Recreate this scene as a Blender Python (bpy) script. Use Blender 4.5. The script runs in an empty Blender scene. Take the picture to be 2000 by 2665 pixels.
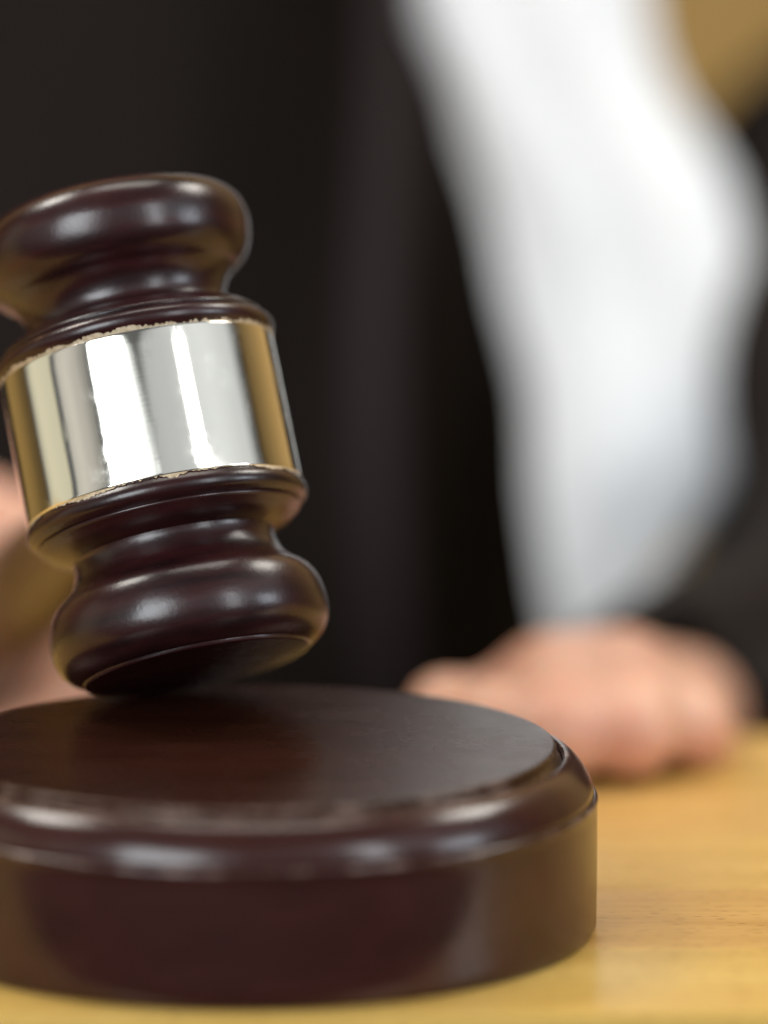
import bpy, bmesh, math, random
from mathutils import Vector, Matrix, noise

random.seed(7)
scene = bpy.context.scene
C = scene.collection
rad = math.radians
MM = 0.001

# ------------------------------------------------------------------ camera
cam_d = bpy.data.cameras.new('camera')
cam = bpy.data.objects.new('camera', cam_d)
C.objects.link(cam)
cam.location = (0.01916, -0.66127, 0.16396)
cam.rotation_euler = (rad(90 - 8.8907), 0, 0)
cam_d.sensor_fit = 'HORIZONTAL'
cam_d.sensor_width = 36.0
cam_d.lens = 36.0 * 12150 / 2000
cam_d.clip_start = 0.02
cam_d.clip_end = 50
cam_d.dof.use_dof = True
cam_d.dof.focus_distance = 0.680
cam_d.dof.aperture_fstop = cam_d.lens / 34.0
cam_d.dof.aperture_blades = 0
scene.camera = cam

# ------------------------------------------------------------------ world: even light of the room
world = bpy.data.worlds.new('World')
scene.world = world
world.use_nodes = True
bg = world.node_tree.nodes['Background']
bg.inputs['Color'].default_value = (0.96, 0.98, 1.0, 1)
bg.inputs['Strength'].default_value = 0.12

# ------------------------------------------------------------------ lamps (windows, ceiling fittings, and added fill lamps standing for lit walls)
def lamp(name, az, el, dist, w, h, radiance, color, target=(0, 0.03, 0.05), fade=None):
    """az: degrees right of the direction to the camera, el: degrees above level."""
    d = bpy.data.lights.new(name, 'AREA')
    d.shape = 'RECTANGLE'; d.size = w; d.size_y = h
    d.energy = radiance * math.pi * w * h
    d.color = color
    o = bpy.data.objects.new(name, d); C.objects.link(o)
    if fade:          # gradient added for softer reflections: brightness falls off across the width, (position, level) stops
        d.use_nodes = True
        nt = d.node_tree; em = nt.nodes['Emission']
        g = nt.nodes.new('ShaderNodeNewGeometry'); sp = nt.nodes.new('ShaderNodeSeparateXYZ')
        nt.links.new(g.outputs['Parametric'], sp.inputs[0])
        cr = nt.nodes.new('ShaderNodeValToRGB'); el_ = cr.color_ramp.elements
        cr.color_ramp.interpolation = 'EASE'
        while len(el_) < len(fade): el_.new(0.5)
        for k, (p, v_) in zip(el_, fade): k.position = p; k.color = (v_, v_, v_, 1)
        nt.links.new(sp.outputs[0], cr.inputs['Fac'])
        nt.links.new(cr.outputs['Color'], em.inputs['Strength'])
    a, e = rad(az), rad(el)
    v = Vector((math.sin(a) * math.cos(e), -math.cos(a) * math.cos(e), math.sin(e)))
    o.location = Vector(target) + v * dist
    o.rotation_euler = v.to_track_quat('Z', 'Y').to_euler()
    return o
lamp('window_light', -22, 20, 1.6, 1.10, 0.85, 10.5, (0.90, 0.96, 1.0), fade=[(0.0, 1), (0.52, 1), (0.78, 0.12), (1.0, 0.05)])
lamp('window_light', 42, 22, 1.6, 0.27, 0.90, 8.0, (0.92, 0.96, 1.0))
lamp('window_light', 74, 13, 1.6, 0.42, 0.45, 8.0, (0.82, 0.91, 1.0))
lamp('ceiling_light', -112, 52, 1.25, 0.45, 0.30, 17.0, (1.0, 0.96, 0.88))
lamp('ceiling_light', 118, 47, 1.25, 0.45, 0.30, 14.0, (1.0, 0.96, 0.88))
lamp('ceiling_light', 180, 80, 1.25, 0.70, 0.50, 4.2, (1.0, 0.95, 0.86))
lamp('wall_fill_light', 51, 32, 2.0, 3.9, 1.1, 0.75, (0.90, 0.95, 1.0), fade=[(0.0, 0.5), (0.25, 0.6), (0.6, 0.95), (0.85, 0.75), (1.0, 0.25)])  # broad dim lamp added in place of a grey wall the band reflects
lamp('wall_fill_light', -90, 8, 1.9, 0.85, 1.1, 0.62, (1.0, 0.93, 0.66), fade=[(0.0, 0.55), (0.3, 0.9), (1.0, 0.8)])  # warm lamp added in place of a lit wall, for the band's cream strip
lamp('wall_fill_light', -60, 14, 1.9, 0.84, 1.1, 0.50, (1.0, 0.95, 0.86), fade=[(0.0, 0.8), (0.3, 1.0), (0.6, 0.75), (1.0, 0.3)])  # dim lamp added to give the band its beige reflected strip

scene.view_settings.view_transform = 'Standard'
scene.view_settings.look = 'None'
scene.view_settings.exposure = 0.05
scene.view_settings.gamma = 1.0
scene.render.engine = 'CYCLES'
scene.cycles.use_denoising = True
scene.cycles.max_bounces = 7
scene.cycles.diffuse_bounces = 3
scene.cycles.glossy_bounces = 4

# ------------------------------------------------------------------ materials
def new_mat(name):
    m = bpy.data.materials.new(name); m.use_nodes = True
    nt = m.node_tree; b = nt.nodes['Principled BSDF']
    return m, nt, b
def N(nt, t, **kw):
    n = nt.nodes.new(t)
    for k, v in kw.items(): setattr(n, k, v)
    return n
def ramp(nt, stops):
    r = nt.nodes.new('ShaderNodeValToRGB')
    e = r.color_ramp.elements
    while len(e) < len(stops): e.new(0.5)
    for el, (p, c) in zip(e, stops):
        el.position = p; el.color = (*c, 1)
    return r
def coords(nt, scale):
    tc = N(nt, 'ShaderNodeTexCoord'); mp = N(nt, 'ShaderNodeMapping')
    mp.inputs['Scale'].default_value = scale
    nt.links.new(tc.outputs['Object'], mp.inputs['Vector'])
    return mp.outputs['Vector']

def mahogany(name, dark, light, rough, coat, grain_scale, bump=0.08, edge=0.0, wear_glint=None):
    m, nt, b = new_mat(name)
    L = nt.links.new
    v = coords(nt, grain_scale)
    n1 = N(nt, 'ShaderNodeTexNoise'); n1.inputs['Scale'].default_value = 1.0
    n1.inputs['Detail'].default_value = 6; n1.inputs['Roughness'].default_value = 0.6
    L(v, n1.inputs['Vector'])
    r = ramp(nt, [(0.3, dark), (0.7, light)])
    L(n1.outputs['Fac'], r.inputs['Fac'])
    col = r.outputs['Color']
    if edge > 0:      # lacquer rubbed thin along the turned edges
        g = N(nt, 'ShaderNodeNewGeometry')
        er = ramp(nt, [(0.53, (0, 0, 0)), (0.62, (1, 1, 1))])
        L(g.outputs['Pointiness'], er.inputs['Fac'])
        n3 = N(nt, 'ShaderNodeTexNoise'); n3.inputs['Scale'].default_value = 900
        tc = N(nt, 'ShaderNodeTexCoord'); L(tc.outputs['Object'], n3.inputs['Vector'])
        mu = N(nt, 'ShaderNodeMath', operation='MULTIPLY'); L(er.outputs['Color'], mu.inputs[0]); L(n3.outputs['Fac'], mu.inputs[1])
        mu2 = N(nt, 'ShaderNodeMath', operation='MULTIPLY'); L(mu.outputs[0], mu2.inputs[0]); mu2.inputs[1].default_value = edge
        mx = N(nt, 'ShaderNodeMixRGB'); L(mu2.outputs[0], mx.inputs['Fac']); L(col, mx.inputs['Color1'])
        mx.inputs['Color2'].default_value = (0.30, 0.16, 0.10, 1)
        col = mx.outputs['Color']
    if wear_glint:          # scuffed edges plus painted rim highlights: pale height bands (mm) broken up by noise
        tc = N(nt, 'ShaderNodeTexCoord'); sp = N(nt, 'ShaderNodeSeparateXYZ'); L(tc.outputs['Object'], sp.inputs[0])
        ns = N(nt, 'ShaderNodeTexNoise'); ns.inputs['Scale'].default_value = 210; ns.inputs['Detail'].default_value = 5; ns.inputs['Roughness'].default_value = 0.7
        L(tc.outputs['Object'], ns.inputs['Vector'])
        nr = ramp(nt, [(0.47, (0, 0, 0)), (0.66, (1, 1, 1))]); L(ns.outputs['Fac'], nr.inputs['Fac'])
        for z0, z1, z2, z3 in wear_glint:
            mr = N(nt, 'ShaderNodeMapRange'); mr.inputs['From Min'].default_value = z0 * MM; mr.inputs['From Max'].default_value = z3 * MM; L(sp.outputs['Z'], mr.inputs['Value'])
            q = lambda v: (v - z0) / (z3 - z0)
            br = ramp(nt, [(0.0, (0, 0, 0)), (q(z1), (1, 1, 1)), (q(z2), (1, 1, 1)), (1.0, (0, 0, 0))]); L(mr.outputs['Result'], br.inputs['Fac'])
            mu = N(nt, 'ShaderNodeMath', operation='MULTIPLY'); L(br.outputs['Color'], mu.inputs[0]); L(nr.outputs['Color'], mu.inputs[1])
            m2_ = N(nt, 'ShaderNodeMath', operation='MULTIPLY'); L(mu.outputs[0], m2_.inputs[0]); m2_.inputs[1].default_value = 0.5
            mx = N(nt, 'ShaderNodeMixRGB'); L(m2_.outputs[0], mx.inputs['Fac']); L(col, mx.inputs['Color1'])
            mx.inputs['Color2'].default_value = (0.34, 0.24, 0.20, 1)
            col = mx.outputs['Color']
    L(col, b.inputs['Base Color'])
    n2 = N(nt, 'ShaderNodeTexNoise'); n2.inputs['Scale'].default_value = 1500
    n2.inputs['Detail'].default_value = 3
    tc2 = N(nt, 'ShaderNodeTexCoord'); L(tc2.outputs['Object'], n2.inputs['Vector'])
    n4 = N(nt, 'ShaderNodeTexNoise'); n4.inputs['Scale'].default_value = 130
    L(tc2.outputs['Object'], n4.inputs['Vector'])
    rr = N(nt, 'ShaderNodeMapRange'); rr.inputs['To Min'].default_value = rough * 0.8; rr.inputs['To Max'].default_value = rough * 1.25
    L(n4.outputs['Fac'], rr.inputs['Value']); L(rr.outputs['Result'], b.inputs['Roughness'])
    bp = N(nt, 'ShaderNodeBump'); bp.inputs['Strength'].default_value = bump; bp.inputs['Distance'].default_value = 0.0002
    L(n2.outputs['Fac'], bp.inputs['Height']); L(bp.outputs['Normal'], b.inputs['Normal'])
    b.inputs['Specular IOR Level'].default_value = 0.45
    b.inputs['Coat Weight'].default_value = coat
    b.inputs['Coat Roughness'].default_value = rough * 0.75
    return m

M = {}
M['head'] = mahogany('gavel_wood', (0.0075, 0.0022, 0.0028), (0.033, 0.0070, 0.0072), 0.27, 0.12, (60, 60, 420), 0.12, 0.35)
M['handle'] = mahogany('handle_wood', (0.052, 0.025, 0.005), (0.090, 0.043, 0.009), 0.30, 0.2, (120, 120, 20), 0.05)
M['block'] = mahogany('block_wood', (0.026, 0.0078, 0.006), (0.042, 0.0125, 0.0095), 0.20, 0.0, (40, 160, 160), 0.10, wear_glint=[(18.75, 19.05, 19.45, 19.75), (25.9, 26.25, 26.55, 26.72), (25.0, 25.15, 25.3, 25.42)])
M['disc'] = mahogany('block_top_wood', (0.017, 0.0046, 0.0024), (0.029, 0.0082, 0.0042), 0.26, 0.0, (40, 160, 160), 0.08, wear_glint=[(25.9, 26.25, 26.55, 26.72), (25.0, 25.15, 25.3, 25.42)])
M['disc'].node_tree.nodes['Principled BSDF'].inputs['Specular IOR Level'].default_value = 0.42
M['disc'].node_tree.nodes['Principled BSDF'].inputs['Specular Tint'].default_value = (1.0, 0.76, 0.64, 1)
M['block'].node_tree.nodes['Principled BSDF'].inputs['Specular IOR Level'].default_value = 0.45

m, nt, b = new_mat('polished_metal'); M['metal'] = m
b.inputs['Metallic'].default_value = 1.0
b.inputs['Base Color'].default_value = (0.92, 0.89, 0.80, 1)
L = nt.links.new
v = coords(nt, (900, 900, 90)); n = N(nt, 'ShaderNodeTexNoise'); n.inputs['Scale'].default_value = 1; n.inputs['Detail'].default_value = 5
L(v, n.inputs['Vector'])
mr = N(nt, 'ShaderNodeMapRange'); mr.inputs['From Min'].default_value = .3; mr.inputs['From Max'].default_value = .75
mr.inputs['To Min'].default_value = 0.045; mr.inputs['To Max'].default_value = 0.085
L(n.outputs['Fac'], mr.inputs['Value']); L(mr.outputs['Result'], b.inputs['Roughness'])
v2 = coords(nt, (260, 260, 40)); n2 = N(nt, 'ShaderNodeTexNoise'); n2.inputs['Scale'].default_value = 1; n2.inputs['Detail'].default_value = 2
L(v2, n2.inputs['Vector'])
v3 = coords(nt, (60, 60, 4200)); n3 = N(nt, 'ShaderNodeTexNoise'); n3.inputs['Scale'].default_value = 1; n3.inputs['Detail'].default_value = 3
L(v3, n3.inputs['Vector'])
v4 = coords(nt, (150, 150, 110)); n4 = N(nt, 'ShaderNodeTexNoise'); n4.inputs['Scale'].default_value = 1; n4.inputs['Detail'].default_value = 6; n4.inputs['Roughness'].default_value = 0.65
L(v4, n4.inputs['Vector'])
sm_ = N(nt, 'ShaderNodeMapRange'); sm_.inputs['From Min'].default_value = .5; sm_.inputs['From Max'].default_value = .72; sm_.inputs['To Min'].default_value = 0; sm_.inputs['To Max'].default_value = 0.20
L(n4.outputs['Fac'], sm_.inputs['Value'])
ra = N(nt, 'ShaderNodeMath', operation='ADD'); L(mr.outputs['Result'], ra.inputs[0]); L(sm_.outputs['Result'], ra.inputs[1]); L(ra.outputs[0], b.inputs['Roughness'])
hx = N(nt, 'ShaderNodeMath', operation='MULTIPLY_ADD'); L(n3.outputs['Fac'], hx.inputs[0]); hx.inputs[1].default_value = 0.10; L(n2.outputs['Fac'], hx.inputs[2])
bp = N(nt, 'ShaderNodeBump'); bp.inputs['Strength'].default_value = 0.14; bp.inputs['Distance'].default_value = 0.0001
L(hx.outputs[0], bp.inputs['Height']); L(bp.outputs['Normal'], b.inputs['Normal'])

m, nt, b = new_mat('gilt_flake'); M['gilt'] = m
L = nt.links.new
v = coords(nt, (1500, 1500, 1500)); n = N(nt, 'ShaderNodeTexNoise'); n.inputs['Scale'].default_value = 1; L(v, n.inputs['Vector'])
r = ramp(nt, [(0.3, (0.34, 0.25, 0.15)), (0.7, (0.58, 0.47, 0.33))]); L(n.outputs['Fac'], r.inputs['Fac']); L(r.outputs['Color'], b.inputs['Base Color'])
b.inputs['Roughness'].default_value = 0.5; b.inputs['Metallic'].default_value = 0.25

def board_mat():
    m, nt, b = new_mat('beech_wood'); L = nt.links.new
    oi = N(nt, 'ShaderNodeObjectInfo')
    tc = N(nt, 'ShaderNodeTexCoord')
    off = N(nt, 'ShaderNodeVectorMath', operation='SCALE'); L(oi.outputs['Location'], off.inputs[0]); off.inputs['Scale'].default_value = 7.3
    ad = N(nt, 'ShaderNodeVectorMath', operation='ADD'); L(tc.outputs['Object'], ad.inputs[0]); L(off.outputs[0], ad.inputs[1])
    def mapped(sc):
        mp = N(nt, 'ShaderNodeMapping'); mp.inputs['Scale'].default_value = sc; L(ad.outputs[0], mp.inputs['Vector']); return mp.outputs['Vector']
    # broad figure
    n1 = N(nt, 'ShaderNodeTexNoise'); n1.inputs['Scale'].default_value = 1; n1.inputs['Detail'].default_value = 4
    L(mapped((7, 90, 90)), n1.inputs['Vector'])
    r1 = ramp(nt, [(0.25, (0.57, 0.335, 0.084)), (0.5, (0.65, 0.40, 0.108)), (0.78, (0.72, 0.47, 0.145))])
    L(n1.outputs['Fac'], r1.inputs['Fac'])
    # fine fibres
    n2 = N(nt, 'ShaderNodeTexNoise'); n2.inputs['Scale'].default_value = 1; n2.inputs['Detail'].default_value = 3
    L(mapped((45, 900, 900)), n2.inputs['Vector'])
    r2 = ramp(nt, [(0.35, (0.86, 0.82, 0.72)), (0.62, (1, 1, 1))]); L(n2.outputs['Fac'], r2.inputs['Fac'])
    m1 = N(nt, 'ShaderNodeMixRGB', blend_type='MULTIPLY'); m1.inputs['Fac'].default_value = 0.8
    L(r1.outputs['Color'], m1.inputs['Color1']); L(r2.outputs['Color'], m1.inputs['Color2'])
    # beech flecks
    vo = N(nt, 'ShaderNodeTexVoronoi'); vo.inputs['Scale'].default_value = 1; vo.inputs['Randomness'].default_value = 1
    L(mapped((260, 1300, 1300)), vo.inputs['Vector'])
    r3 = ramp(nt, [(0.12, (0.40, 0.28, 0.16)), (0.26, (1, 1, 1))]); L(vo.outputs['Distance'], r3.inputs['Fac'])
    m2 = N(nt, 'ShaderNodeMixRGB', blend_type='MULTIPLY'); m2.inputs['Fac'].default_value = 0.75
    L(m1.outputs['Color'], m2.inputs['Color1']); L(r3.outputs['Color'], m2.inputs['Color2'])
    hs = N(nt, 'ShaderNodeHueSaturation')
    mr = N(nt, 'ShaderNodeMapRange'); mr.inputs['To Min'].default_value = 0.95; mr.inputs['To Max'].default_value = 1.05
    L(oi.outputs['Random'], mr.inputs['Value']); L(mr.outputs['Result'], hs.inputs['Value'])
    mr2 = N(nt, 'ShaderNodeMapRange'); mr2.inputs['To Min'].default_value = 0.492; mr2.inputs['To Max'].default_value = 0.506
    L(oi.outputs['Random'], mr2.inputs['Value']); L(mr2.outputs['Result'], hs.inputs['Hue'])
    L(m2.outputs['Color'], hs.inputs['Color']); L(hs.outputs['Color'], b.inputs['Base Color'])
    rn = N(nt, 'ShaderNodeTexNoise'); rn.inputs['Scale'].default_value = 38; rn.inputs['Detail'].default_value = 4; L(tc.outputs['Object'], rn.inputs['Vector'])
    rmr = N(nt, 'ShaderNodeMapRange'); rmr.inputs['To Min'].default_value = 0.22; rmr.inputs['To Max'].default_value = 0.48
    L(rn.outputs['Fac'], rmr.inputs['Value']); L(rmr.outputs['Result'], b.inputs['Roughness'])
    bp = N(nt, 'ShaderNodeBump'); bp.inputs['Strength'].default_value = 0.12; bp.inputs['Distance'].default_value = 0.0003
    L(r3.outputs['Color'], bp.inputs['Height']); L(bp.outputs['Normal'], b.inputs['Normal'])
    return m
M['board'] = board_mat()

def cloth(name, c1, c2, rough, weave=1400, sheen=0.0):
    m, nt, b = new_mat(name); L = nt.links.new
    v = coords(nt, (30, 30, 12)); n = N(nt, 'ShaderNodeTexNoise'); n.inputs['Scale'].default_value = 1; n.inputs['Detail'].default_value = 4
    L(v, n.inputs['Vector']); r = ramp(nt, [(0.3, c1), (0.7, c2)]); L(n.outputs['Fac'], r.inputs['Fac']); L(r.outputs['Color'], b.inputs['Base Color'])
    v2 = coords(nt, (weave,) * 3); w = N(nt, 'ShaderNodeTexNoise'); w.inputs['Scale'].default_value = 1; L(v2, w.inputs['Vector'])
    bp = N(nt, 'ShaderNodeBump'); bp.inputs['Strength'].default_value = 0.3; bp.inputs['Distance'].default_value = 0.0004
    L(w.outputs['Fac'], bp.inputs['Height']); L(bp.outputs['Normal'], b.inputs['Normal'])
    b.inputs['Roughness'].default_value = rough; b.inputs['Specular IOR Level'].default_value = 0.2
    b.inputs['Sheen Weight'].default_value = sheen
    return m
M['robe'] = cloth('black_robe_cloth', (0.0072, 0.0042, 0.0027), (0.0120, 0.0070, 0.0047), 0.8)
M['trim'] = cloth('robe_trim_satin', (0.020, 0.0130, 0.0125), (0.027, 0.0175, 0.017), 0.65)
M['white'] = cloth('white_cotton', (0.76, 0.765, 0.77), (0.81, 0.81, 0.80), 0.8)

m, nt, b = new_mat('skin'); M['skin'] = m
L = nt.links.new
v = coords(nt, (55, 55, 55)); n = N(nt, 'ShaderNodeTexNoise'); n.inputs['Scale'].default_value = 1; n.inputs['Detail'].default_value = 5; L(v, n.inputs['Vector'])
r = ramp(nt, [(0.3, (0.56, 0.26, 0.175)), (0.7, (0.66, 0.385, 0.265))]); L(n.outputs['Fac'], r.inputs['Fac']); L(r.outputs['Color'], b.inputs['Base Color'])
b.inputs['Roughness'].default_value = 0.5
b.inputs['Subsurface Weight'].default_value = 0.5
b.inputs['Subsurface Radius'].default_value = (1.0, 0.3, 0.15)
b.inputs['Subsurface Scale'].default_value = 0.006
m, nt, b = new_mat('hair'); M['hair'] = m
b.inputs['Base Color'].default_value = (0.03, 0.018, 0.01, 1); b.inputs['Roughness'].default_value = 0.6

M['floor'] = cloth('dark_carpet', (0.03, 0.026, 0.022), (0.05, 0.042, 0.035), 0.9, 300)
m, nt, b = new_mat('wall_panel_wood'); M['wall'] = m
L = nt.links.new
v = coords(nt, (14, 14, 1.2)); n = N(nt, 'ShaderNodeTexNoise'); n.inputs['Scale'].default_value = 1; n.inputs['Detail'].default_value = 6; L(v, n.inputs['Vector'])
r = ramp(nt, [(0.3, (0.44, 0.255, 0.07)), (0.7, (0.58, 0.36, 0.115))]); L(n.outputs['Fac'], r.inputs['Fac']); L(r.outputs['Color'], b.inputs['Base Color'])
b.inputs['Roughness'].default_value = 0.5

# ------------------------------------------------------------------ helpers
def mesh_obj(name, bm, mat, parent=None, smooth=True, sharp=None):
    me = bpy.data.meshes.new(name); bm.to_mesh(me); bm.free()
    if smooth:
        for p in me.polygons: p.use_smooth = True
        if sharp: me.set_sharp_from_angle(angle=rad(sharp))
    me.materials.append(mat)
    o = bpy.data.objects.new(name, me); C.objects.link(o)
    if parent: o.parent = parent
    return o
def thing(name, label, cat, loc=(0, 0, 0)):
    o = bpy.data.objects.new(name, None); C.objects.link(o)
    o.location = loc; o['label'] = label; o['category'] = cat; o.empty_display_size = 0.02
    return o
def spline(pts, sub=5):
    """Catmull-Rom through 2-D points; a repeated point makes a corner."""
    out = []
    n = len(pts)
    for i in range(n - 1):
        p1, p2 = pts[i], pts[i + 1]
        if p1 == p2: continue
        p0 = pts[i - 1] if i > 0 else p1
        p3 = pts[i + 2] if i + 2 < n else p2
        for k in range(sub):
            t = k / sub; t2 = t * t; t3 = t2 * t
            out.append(tuple(0.5 * (2 * b + (c - a) * t + (2 * a - 5 * b + 4 * c - d) * t2 + (-a + 3 * b - 3 * c + d) * t3)
                             for a, b, c, d in zip(p0, p1, p2, p3)))
    out.append(pts[-1])
    return out
def lathe(prof, seg=160, wob=0.0):
    """prof: (r, z) in mm, bottom to top; r = 0 closes the end."""
    bm = bmesh.new(); rings = []
    for r, z in prof:
        if r < 1e-6: rings.append([bm.verts.new((0, 0, z * MM))])
        else:
            ring = []
            for k in range(seg):
                a = 2 * math.pi * k / seg
                rr = r + wob * noise.noise(Vector((math.cos(a) * 3, math.sin(a) * 3, z * 0.4)))
                ring.append(bm.verts.new((rr * MM * math.cos(a), rr * MM * math.sin(a), z * MM)))
            rings.append(ring)
    for A, B in zip(rings, rings[1:]):
        for k in range(seg):
            j = (k + 1) % seg
            if len(A) == 1 and len(B) == 1: continue
            if len(A) == 1: bm.faces.new((A[0], B[j], B[k]))
            elif len(B) == 1: bm.faces.new((A[k], A[j], B[0]))
            else: bm.faces.new((A[k], A[j], B[j], B[k]))
    bmesh.ops.recalc_face_normals(bm, faces=bm.faces)
    return bm

# ------------------------------------------------------------------ background wall
bm = bmesh.new(); bmesh.ops.create_cube(bm, size=1.0, matrix=Matrix.Translation((0, 0.95, 0.6)) @ Matrix.Diagonal((7.0, 0.04, 2.8, 1)))
wall = mesh_obj('wall', bm, M['wall'], smooth=False)
wall['kind'] = 'structure'
bm = bmesh.new(); bmesh.ops.create_cube(bm, size=1.0, matrix=Matrix.Translation((0, -0.4, -0.76)) @ Matrix.Diagonal((5, 5, 0.04, 1)))
floor = mesh_obj('floor', bm, M['floor'], smooth=False)
floor['kind'] = 'structure'

# ------------------------------------------------------------------ table of beech staves
table = thing('table', 'pale yellow beech stave table top under the dark round sound block', 'table', (0, 0, 0))
TE = 0.140           # far edge of the top
BW = 0.036           # stave width
def board_mesh(length):
    bm = bmesh.new()
    bmesh.ops.create_cube(bm, size=1.0, matrix=Matrix.Diagonal((length - 0.00008, BW - 0.00008, 0.026, 1)))
    bmesh.ops.bevel(bm, geom=bm.edges[:], offset=0.00012, segments=1, affect='EDGES')
    me = bpy.data.meshes.new('board'); bm.to_mesh(me); bm.free(); me.materials.append(M['board']); return me
bmeshes = {}

ys = [0.093 - BW * k + BW / 2 for k in range(0, 5)]
starts = [-1.52, -1.40, -1.30, -1.55, -1.46, -1.38]
for i, yc in enumerate(ys):
    x = starts[i % 6]
    for ln in ((0.50, 0.60, 0.90, 0.74, 0.5), (0.74, 0.5, 0.66, 0.74, 0.6), (0.86, 0.95, 0.6, 0.5), (0.60, 0.5, 0.95, 0.6, 0.5), (0.95, 0.74, 0.6, 0.5, 0.5), (0.66, 0.80, 0.6, 0.6, 0.5))[i % 6]:
        if ln not in bmeshes: bmeshes[ln] = board_mesh(ln)
        o = bpy.data.objects.new('board', bmeshes[ln]); C.objects.link(o); o.parent = table
        o.location = (x + ln / 2, yc, -0.013)
        x += ln
bm = bmesh.new(); bmesh.ops.create_cube(bm, size=1.0, matrix=Matrix.Translation((0, 0.13455, -0.0132)) @ Matrix.Diagonal((2.8, 0.0109, 0.0262, 1)))
bmesh.ops.bevel(bm, geom=bm.edges[:], offset=0.0016, segments=3, affect='EDGES')
mesh_obj('edge_strip', bm, M['board'], table)

# ------------------------------------------------------------------ sound block
block = thing('sound_block', 'dark mahogany round sound block with stepped moulded rim on the table', 'sound block', (0, 0, 0))
base = [(0, 0.02), (48.9, 0.02), (48.9, 0.02), (49.6, 0.25), (50.0, 0.9), (50.0, 0.9), (50.05, 10), (50.0, 18.6), (50.0, 18.6), (50.12, 18.95), (50.05, 19.3), (49.75, 19.55), (49.4, 19.5), (49.4, 19.5), (40, 19.5), (40, 19.5), (0, 19.5)]
mesh_obj('base', lathe(spline(base, 4), 200, 0.03), M['block'], block, sharp=40)
mould = [(44.0, 19.3), (49.35, 19.3), (49.35, 19.3), (49.5, 20.0), (49.25, 21.1), (48.7, 22.3), (47.9, 23.5), (46.9, 24.5), (46.0, 25.05), (45.3, 25.2), (44.95, 24.9), (44.8, 24.5), (44.8, 24.5), (40, 24.5)]
mesh_obj('moulding', lathe(spline(mould, 5), 200, 0.08), M['block'], block, sharp=40)
disc = [(38, 24.3), (44.75, 24.3), (44.75, 24.3), (44.75, 24.75), (44.4, 25.0), (44.1, 25.35), (43.9, 25.8), (43.9, 25.8), (44.02, 26.15), (43.98, 26.5), (43.75, 26.72), (43.4, 26.77), (43.4, 26.77), (30, 26.78), (0, 26.78)]
mesh_obj('top_disc', lathe(spline(disc, 5), 200, 0.04), M['disc'], block, sharp=40)

# ------------------------------------------------------------------ gavel
AX = Vector((-0.20063, 0.34172, 0.91814)).normalized()
HD = Vector((-0.25528, 0.88658, -0.38576)).normalized()
HC = Vector((-15.98, 34.9, 66.95)) * MM
sx = AX.cross(HD).normalized()
rotm = Matrix((sx, AX.cross(sx) , AX)).transposed()
gavel = thing('gavel', 'tilted dark mahogany gavel with polished metal band resting its rim on the block', 'gavel', HC)
gavel.rotation_euler = rotm.to_euler()
half = [(20.55, 0.0), (20.55, 10.6), (20.55, 10.6), (20.75, 11.3), (21.25, 12.1), (21.42, 12.9), (21.2, 13.7), (20.6, 14.3), (20.0, 14.55), (20.0, 14.55), (20.12, 14.8), (20.0, 15.15), (19.5, 15.6),
        (18.6, 16.35), (17.2, 17.05), (16.0, 17.5), (15.3, 17.8), (15.3, 17.8), (15.2, 18.6), (15.4, 19.8), (16.0, 21.3), (17.1, 22.7), (18.4, 23.7), (19.6, 24.9), (20.5, 26.7), (20.98, 29.2),
        (20.95, 31.3), (20.4, 33.2), (19.3, 34.7), (18.0, 35.6), (17.2, 35.9), (17.2, 35.9), (17.05, 36.35), (16.7, 36.5), (16.3, 36.52), (16.3, 36.52), (12, 36.55), (0, 36.6)]
hp = spline(half, 4)
crown = half[:next(i for i, p in enumerate(half) if p[1] > 31)] + [(20.9, 31.1), (20.3, 33.0), (19.0, 34.6), (17.0, 35.7), (14.0, 36.4), (9.0, 36.8), (0, 36.9)]
full = [(r, -z) for r, z in reversed(hp)] + spline(crown, 4)[1:]
mesh_obj('head', lathe(full, 192), M['head'], gavel, sharp=50)
# metal band: a thin sleeve with rolled edges
TB = 11.15
band = [(20.6, -TB + 0.1), (20.6, -TB + 0.1), (20.75, -TB), (20.9, -TB + 0.12), (20.93, -TB + 0.5), (20.93, -TB + 0.5), (20.93, 0), (20.93, TB - 0.5), (20.93, TB - 0.5), (20.9, TB - 0.12), (20.75, TB), (20.6, TB - 0.1)]
bd = mesh_obj('band', lathe(spline(band, 4), 256), M['metal'], gavel, sharp=60)
def gilt(sign, wmin, wmax, seed, gap):
    seg = 900; bm = bmesh.new(); inner = []; outer = []
    t0 = TB - 0.05
    for k in range(seg):
        a = 2 * math.pi * k / seg
        p = Vector((math.cos(a), math.sin(a), 0))
        n1 = noise.noise(p * 5 + Vector((seed, 0, 0))); n2 = noise.noise(p * 38 + Vector((0, seed, 0))); n3 = noise.noise(p * 110 + Vector((0, 0, seed)))
        w = wmin + (wmax - wmin) * max(0, min(1, 0.5 + 0.95 * n1 + 0.5 * n2 + 0.18 * n3 - gap))
        r0 = 20.86; r1 = 20.86 + 0.36 * min(1, w / 1.1)
        inner.append(bm.verts.new((r0 * MM * p.x, r0 * MM * p.y, sign * t0 * MM)))
        outer.append(bm.verts.new((r1 * MM * p.x, r1 * MM * p.y, sign * (t0 + w) * MM)))
    low = [bm.verts.new((20.4 * MM * math.cos(2 * math.pi * k / seg), 20.4 * MM * math.sin(2 * math.pi * k / seg), sign * (t0 + 0.02) * MM)) for k in range(seg)]
    for k in range(seg):
        j = (k + 1) % seg
        bm.faces.new((inner[k], inner[j], outer[j], outer[k]))
        bm.faces.new((outer[k], outer[j], low[j], low[k]))
    bmesh.ops.recalc_face_normals(bm, faces=bm.faces)
    return mesh_obj('gilt_edge', bm, M['gilt'], bd, smooth=False)
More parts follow.
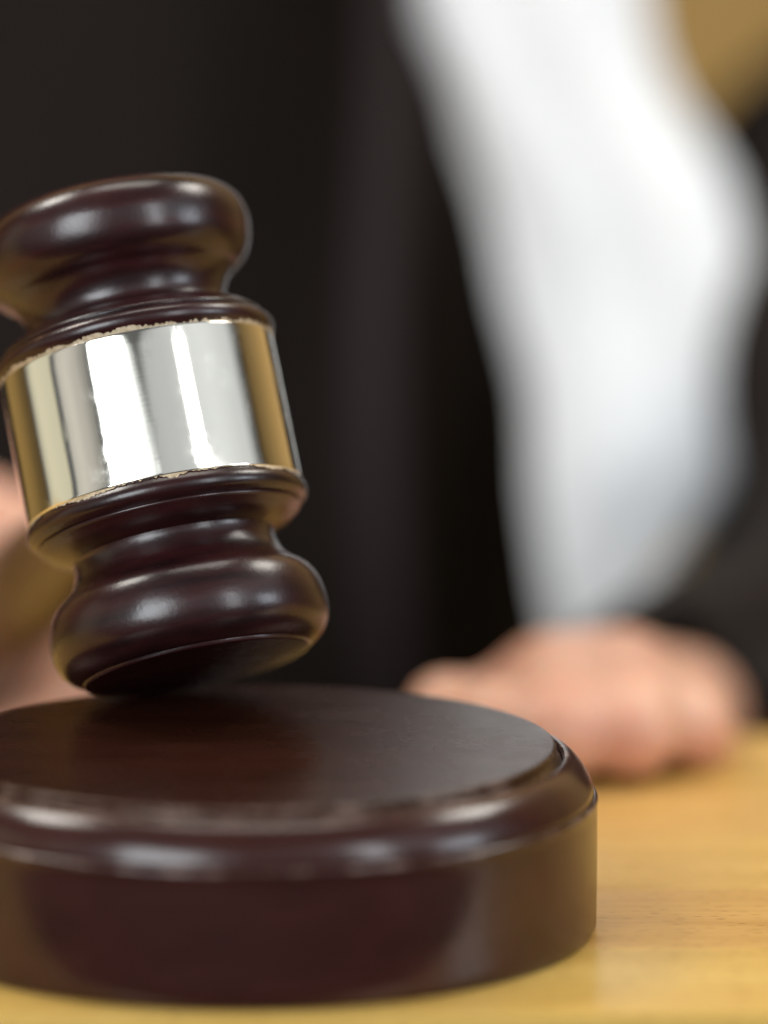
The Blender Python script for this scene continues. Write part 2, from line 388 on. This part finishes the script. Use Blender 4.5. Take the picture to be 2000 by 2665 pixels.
gilt(1, -0.02, 0.9, 3.1, 0.08)
gilt(-1, -0.02, 0.8, 8.7, 0.22)

# handle: runs along HD from the head; local z of the piece along HD
def along(name, prof, mat, parent, seg=96):
    o = mesh_obj(name, lathe(spline(prof, 4), seg), mat, parent, sharp=50)
    q = (gavel.rotation_euler.to_matrix().inverted() @ HD).to_track_quat('Z', 'Y')
    o.rotation_euler = q.to_euler()
    return o
handle = along('handle', [(0, 15), (6.0, 15), (6.0, 15), (6.1, 22), (6.0, 40), (7.0, 70), (8.8, 95), (9.6, 130), (9.6, 165), (8.6, 200), (7.0, 217), (7.0, 217), (7.6, 218), (8.8, 220.5), (9.2, 224), (8.2, 228), (5.0, 231), (0, 232)], M['handle'], gavel)
collar = along('collar', [(6.0, 19.0), (9.6, 19.0), (9.6, 19.0), (10.4, 20.6), (10.6, 22.4), (10.0, 24.4), (9.0, 25.6), (9.0, 25.6), (9.2, 26.4), (8.6, 28.0), (7.4, 30.0), (6.0, 32.0)], M['head'], gavel)

# ------------------------------------------------------------------ person behind the table
person = thing('person', 'person in black robe with white neck cloth gripping the gavel handle', 'person', (-0.065, 0.488, 0))
PO = Vector((-65, 488, 0))          # parts are built in world millimetres, then shifted
def capsule(bm, a, b, ra, rb, seg=18, hemi=5):
    a, b = Vector(a), Vector(b); d = b - a; ln = d.length
    z = d.normalized() if ln > 1e-6 else Vector((0, 0, 1))
    x = z.orthogonal().normalized(); y_ = z.cross(x)
    prof = [(ra * math.sin(math.pi / 2 * k / hemi), -ra * math.cos(math.pi / 2 * k / hemi)) for k in range(hemi + 1)]
    prof += [(rb * math.cos(math.pi / 2 * k / hemi), ln + rb * math.sin(math.pi / 2 * k / hemi)) for k in range(hemi + 1)]
    rings = []
    for r, t in prof:
        if r < 1e-5: rings.append([bm.verts.new((a + z * t - PO) * MM)])
        else: rings.append([bm.verts.new((a + z * t + x * r * math.cos(2 * math.pi * k / seg) + y_ * r * math.sin(2 * math.pi * k / seg) - PO) * MM) for k in range(seg)])
    for A, B in zip(rings, rings[1:]):
        for k in range(seg):
            j = (k + 1) % seg
            if len(A) == 1: bm.faces.new((A[0], B[j], B[k]))
            elif len(B) == 1: bm.faces.new((A[k], A[j], B[0]))
            else: bm.faces.new((A[k], A[j], B[j], B[k]))
def chain(bm, pts):
    for (a, ra), (b, rb) in zip(pts, pts[1:]): capsule(bm, a, b, ra, rb)
def ellipsoid(bm, c, rx, ry, rz, rot=0):
    mt = Matrix.Translation((Vector(c) - PO) * MM) @ Matrix.Rotation(rot, 4, 'Z') @ Matrix.Diagonal((rx * MM, ry * MM, rz * MM, 1))
    bmesh.ops.create_uvsphere(bm, u_segments=32, v_segments=20, radius=1.0, matrix=mt)

TR = rad(35)
def torso_pt(u, v, z):              # u along the shoulders, v backwards
    return Vector((-65 + u * math.cos(TR) - v * math.sin(TR), 488 + u * math.sin(TR) + v * math.cos(TR), z))

bm = bmesh.new()
# trunk, neck and head (turned the same way as the chest)
for z, rx, ry in ((-60, 120, 85), (40, 115, 82), (140, 128, 92), (230, 135, 92)):
    ellipsoid(bm, torso_pt(0, 0, z), rx, ry, 85, TR)
for s in (-1, 1): capsule(bm, torso_pt(0, 5, 280), torso_pt(s * 135, 8, 278), 52, 38)
capsule(bm, torso_pt(0, 10, 300), torso_pt(0, -2, 415), 56, 50)
ellipsoid(bm, torso_pt(0, -14, 490), 72, 92, 108, TR)
ellipsoid(bm, torso_pt(0, -52, 430), 48, 46, 44, TR)                 # jaw
capsule(bm, torso_pt(0, -104, 500), torso_pt(0, -118, 466), 9, 14)    # nose
capsule(bm, torso_pt(-18, -96, 424), torso_pt(18, -96, 424), 8, 8)    # mouth
for s in (-1, 1):
    capsule(bm, torso_pt(s * 40, -88, 512), torso_pt(s * 22, -97, 512), 9, 9)   # brow
    ellipsoid(bm, torso_pt(s * 74, 0, 480), 9, 18, 30, TR)                      # ear
# ---- right arm, hand closed round the handle
U = (Vector((0, 0, 1)) - HD * HD.z).normalized()       # up, across the handle
V = HD.cross(U).normalized()
if V.x < 0: V = -V                                     # towards image right
hc = HC / MM
def grip(d, ang, r):
    d += 22; r *= 1.06
    a = rad(ang); return hc + HD * d + V * (r * math.cos(a)) + U * (r * math.sin(a))
shR = torso_pt(-165, 8, 280); elR = Vector((-285, 400, 30)); wrR = grip(226, 112, 32)
chain(bm, [(shR, 36), ((shR + elR) / 2 + Vector((-14, 0, 10)), 34), (elR, 34)]); chain(bm, [(elR, 38), (wrR, 23)])
for d in (148, 166, 184):
    chain(bm, [(grip(d, 92, 24), 13), (grip(d, 148, 26), 12)])
chain(bm, [(grip(144, 110, 25), 13), (grip(192, 110, 26), 14)])
chain(bm, [(grip(192, 95, 26), 14), (wrR, 21)]); chain(bm, [(grip(164, 148, 26), 14), (wrR, 21)])
for i, d in enumerate((144, 162, 180, 196)):         # index to little finger, curling over and under
    r0 = (9.4, 9.6, 9.2, 8.2)[i]; R = 18.2
    pts = [(grip(d + 2, 88, 27), r0 + 1.2), (grip(d - 1, 44, R + 8), r0 + 0.4), (grip(d - 1, -2, R + 4), r0 - 0.2), (grip(d, -40, R + 0.5), r0 - 0.6), (grip(d + 1, -82, R), r0 - 1.0), (grip(d + 2, -108, R), r0 - 1.6)]
    chain(bm, pts)
chain(bm, [(grip(186, 150, 30), 15), (grip(160, 165, 28), 13.5), (grip(143, 184, 23), 10.5), (grip(136, 218, 20), 9.6), (grip(133, 246, 19.5), 8.0)])   # thumb round the other side
# ---- left arm, hand lying on the table
HB = Vector((1.5, 12, 0))
shL = torso_pt(165, 8, 280); elL = Vector((235, 455, 48)); wrL = Vector((66, 198, -12)) + HB
wl = Vector((73, 200, -16))
left_sleeve = [(shL + Vector((-10, -5, 18)), 62), ((shL + elL) / 2 + Vector((22, 0, 10)), 60), (elL + Vector((-14, 6, 8)), 62), (Vector((152, 440, 55)), 60), (Vector((139, 398, 22)), 59), (Vector((133, 332, -7)), 37), (wl, 24)]
arm = spline([tuple(p) + (r,) for p, r in left_sleeve], 5)
chain(bm, [(Vector(q[:3]), min(36, q[3] * 0.6)) for q in arm] + [(wrL, 15)])
mc = [Vector((38.5, 132, -1)) + HB, Vector((47.5, 129, 7)) + HB, Vector((59, 130, 7.5)) + HB, Vector((69, 136, 1.5)) + HB]
for k, p in enumerate(mc):
    chain(bm, [(wrL + Vector((-12 + 6.5 * k, 0, 0)), 14), (p, 10.6)])
    if k: chain(bm, [(mc[k - 1], 10.4), (p, 10.4)])
for k, (p, r0, dl) in enumerate(zip(mc, (8.6, 8.8, 8.5, 7.8), (0, 2, 0.5, -4))):
    dx = (-1.0, -0.3, 0.2, 0.6)[k]
    a = p + Vector((dx, -36 - dl, 2.5)); b_ = a + Vector((dx * 0.3 - 1, -8, -4)); c = b_ + Vector((-1, 10, -2))
    b_.z = max(b_.z, r0 - 0.4); c.z = max(c.z, r0 - 1.4)
    chain(bm, [(p, 10), (a, r0 + 0.4), (b_, r0 - 0.4), (c, r0 - 1.4)])
chain(bm, [(Vector((58, 178, -10)) + HB, 13), (Vector((42, 158, -8)) + HB, 10.5), (Vector((32, 135, -0.5)) + HB, 8.6), (Vector((28.5, 106, 7.4)) + HB, 7.4)])   # thumb on the inner side
bmesh.ops.recalc_face_normals(bm, faces=bm.faces)
body = mesh_obj('body', bm, M['skin'], person)
rm = body.modifiers.new('fuse', 'REMESH'); rm.mode = 'VOXEL'; rm.voxel_size = 0.0019; rm.use_smooth_shade = True
sm = body.modifiers.new('soften', 'SMOOTH'); sm.factor = 0.5; sm.iterations = 6

def loft(rings, close_top=False, close_bottom=False):
    bm = bmesh.new(); rv = [[bm.verts.new((p - PO) * MM) for p in ring] for ring in rings]
    n = len(rv[0])
    for A, B in zip(rv, rv[1:]):
        for k in range(n): bm.faces.new((A[k], A[(k + 1) % n], B[(k + 1) % n], B[k]))
    if close_bottom: bm.faces.new(rv[0])
    if close_top: bm.faces.new(rv[-1])
    bmesh.ops.recalc_face_normals(bm, faces=bm.faces)
    return bm
# robe body
lv = [(-330, 190, 150), (-200, 172, 132), (-80, 158, 118), (0, 150, 108), (60, 148, 105), (122, 151, 105), (180, 158, 108), (240, 166, 108), (285, 178, 98), (315, 165, 84), (335, 125, 72), (352, 78, 64), (366, 62, 60)]
lv = spline(lv, 5); rings = []
for z, a, b_ in lv:
    ring = []; seg = 180
    for k in range(seg):
        t = 2 * math.pi * k / seg
        fold = (4.2 * math.sin(9 * t + 0.004 * z + 1.0) + 2.6 * math.sin(17 * t - 0.006 * z)) * max(0.15, min(1, (300 - z) / 260))
        fold += 3 * noise.noise(Vector((math.cos(t) * 2, math.sin(t) * 2, z * 0.012)))
        ring.append(torso_pt((a + fold) * math.cos(t), (b_ + fold) * math.sin(t), z))
    rings.append(ring)
robe = mesh_obj('robe', loft(rings), M['robe'], person)
# sleeves
def tube(path, seg=64, seed=0.0, amp=5.0):
    pts = spline([tuple(p) + (r,) for p, r in path], 6); rings = []
    P = [Vector(p[:3]) for p in pts]
    for i, q in enumerate(pts):
        d = (P[min(i + 1, len(P) - 1)] - P[max(i - 1, 0)]).normalized()
        x = d.cross(Vector((0, 0, 1))).normalized(); y_ = x.cross(d)
        ring = []
        for k in range(seg):
            t = 2 * math.pi * k / seg
            r = q[3] + amp * (0.5 * math.sin(5 * t + seed + i * 0.12) + noise.noise(Vector((math.cos(t) * 1.6 + seed, math.sin(t) * 1.6, i * 0.22))))
            ring.append(P[i] + x * (r * math.cos(t)) + y_ * (r * math.sin(t)))
        rings.append(ring)
    return loft(rings)
sl = mesh_obj('sleeve', tube(left_sleeve, seed=1.3), M['robe'], person)
wr2 = wrR + (elR - wrR).normalized() * 26
sr = mesh_obj('sleeve', tube([(shR + Vector((10, -5, 18)), 62), ((shR + elR) / 2 + Vector((-14, 0, 10)), 57), (elR + Vector((-8, 4, 0)), 50), (elR * 0.5 + wr2 * 0.5, 42), (wr2, 36)], seed=4.1), M['robe'], person)
for o in (robe, sl, sr):
    s = o.modifiers.new('cloth_thickness', 'SOLIDIFY'); s.thickness = 0.0015; s.offset = -1
# satin edge of the robe front
rings = []
for i in range(40):
    z = 150 - i * 7.5
    x0 = 19.0 + 1.7 * math.sin(i * 0.3); yy = 376 + 3 * math.sin(i * 0.21)
    w, th_ = 5.4, 2.0
    rings.append([Vector((x0 + w * math.cos(2 * math.pi * k / 20), yy + th_ * math.sin(2 * math.pi * k / 20), z)) for k in range(20)])
mesh_obj('robe_trim', loft(rings, True, True), M['trim'], person)
# pleated white neck cloth hanging from the collar
E_ = [(330, -18, 24), (260, -10, 36), (200, 2, 52), (150, 15, 72), (116, 25, 78.5), (105, 30, 80.5), (94, 35, 84.5), (83, 38, 92), (72, 41, 98), (44, 48, 102), (22, 51.5, 99), (8, 52.5, 92), (-8, 54, 81), (-22, 57, 73), (-36, 61, 67)]
es = spline(E_, 6); rings = []
for z, xl, xr in es:
    cx, w = (xl + xr) / 2, (xr - xl) / 2
    back = (z - 60) * 0.28 if z < 150 else 25.2 + (z - 150) * 0.08
    seg = 120; ring = []
    for k in range(seg):
        t = 2 * math.pi * k / seg
        u = math.cos(t); dep = 8 * min(1, w / 22)
        yy = math.sin(t) * dep
        if math.sin(t) < 0: yy += 1.2 * math.sin(u * 7 + z * 0.03) + 3.5 * noise.noise(Vector((u * 1.6, z * 0.028, 1.7)))
        ring.append(Vector((cx + w * u * (1 + 0.02 * math.sin(z * 0.16)), 372 + yy + back, z)))
    rings.append(ring)
mesh_obj('neck_cloth', loft(rings, True, True), M['white'], person)
# hair cap
bm = bmesh.new(); ellipsoid(bm, torso_pt(0, 4, 515), 80, 96, 92, TR)
for v in list(bm.verts):
    w = v.co / MM + PO - torso_pt(0, 0, 0)
    vv = -w.x * math.sin(TR) + w.y * math.cos(TR)
    if w.z < 470 or (vv < -55 and w.z < 555): bm.verts.remove(v)
mesh_obj('hair', bm, M['hair'], person)
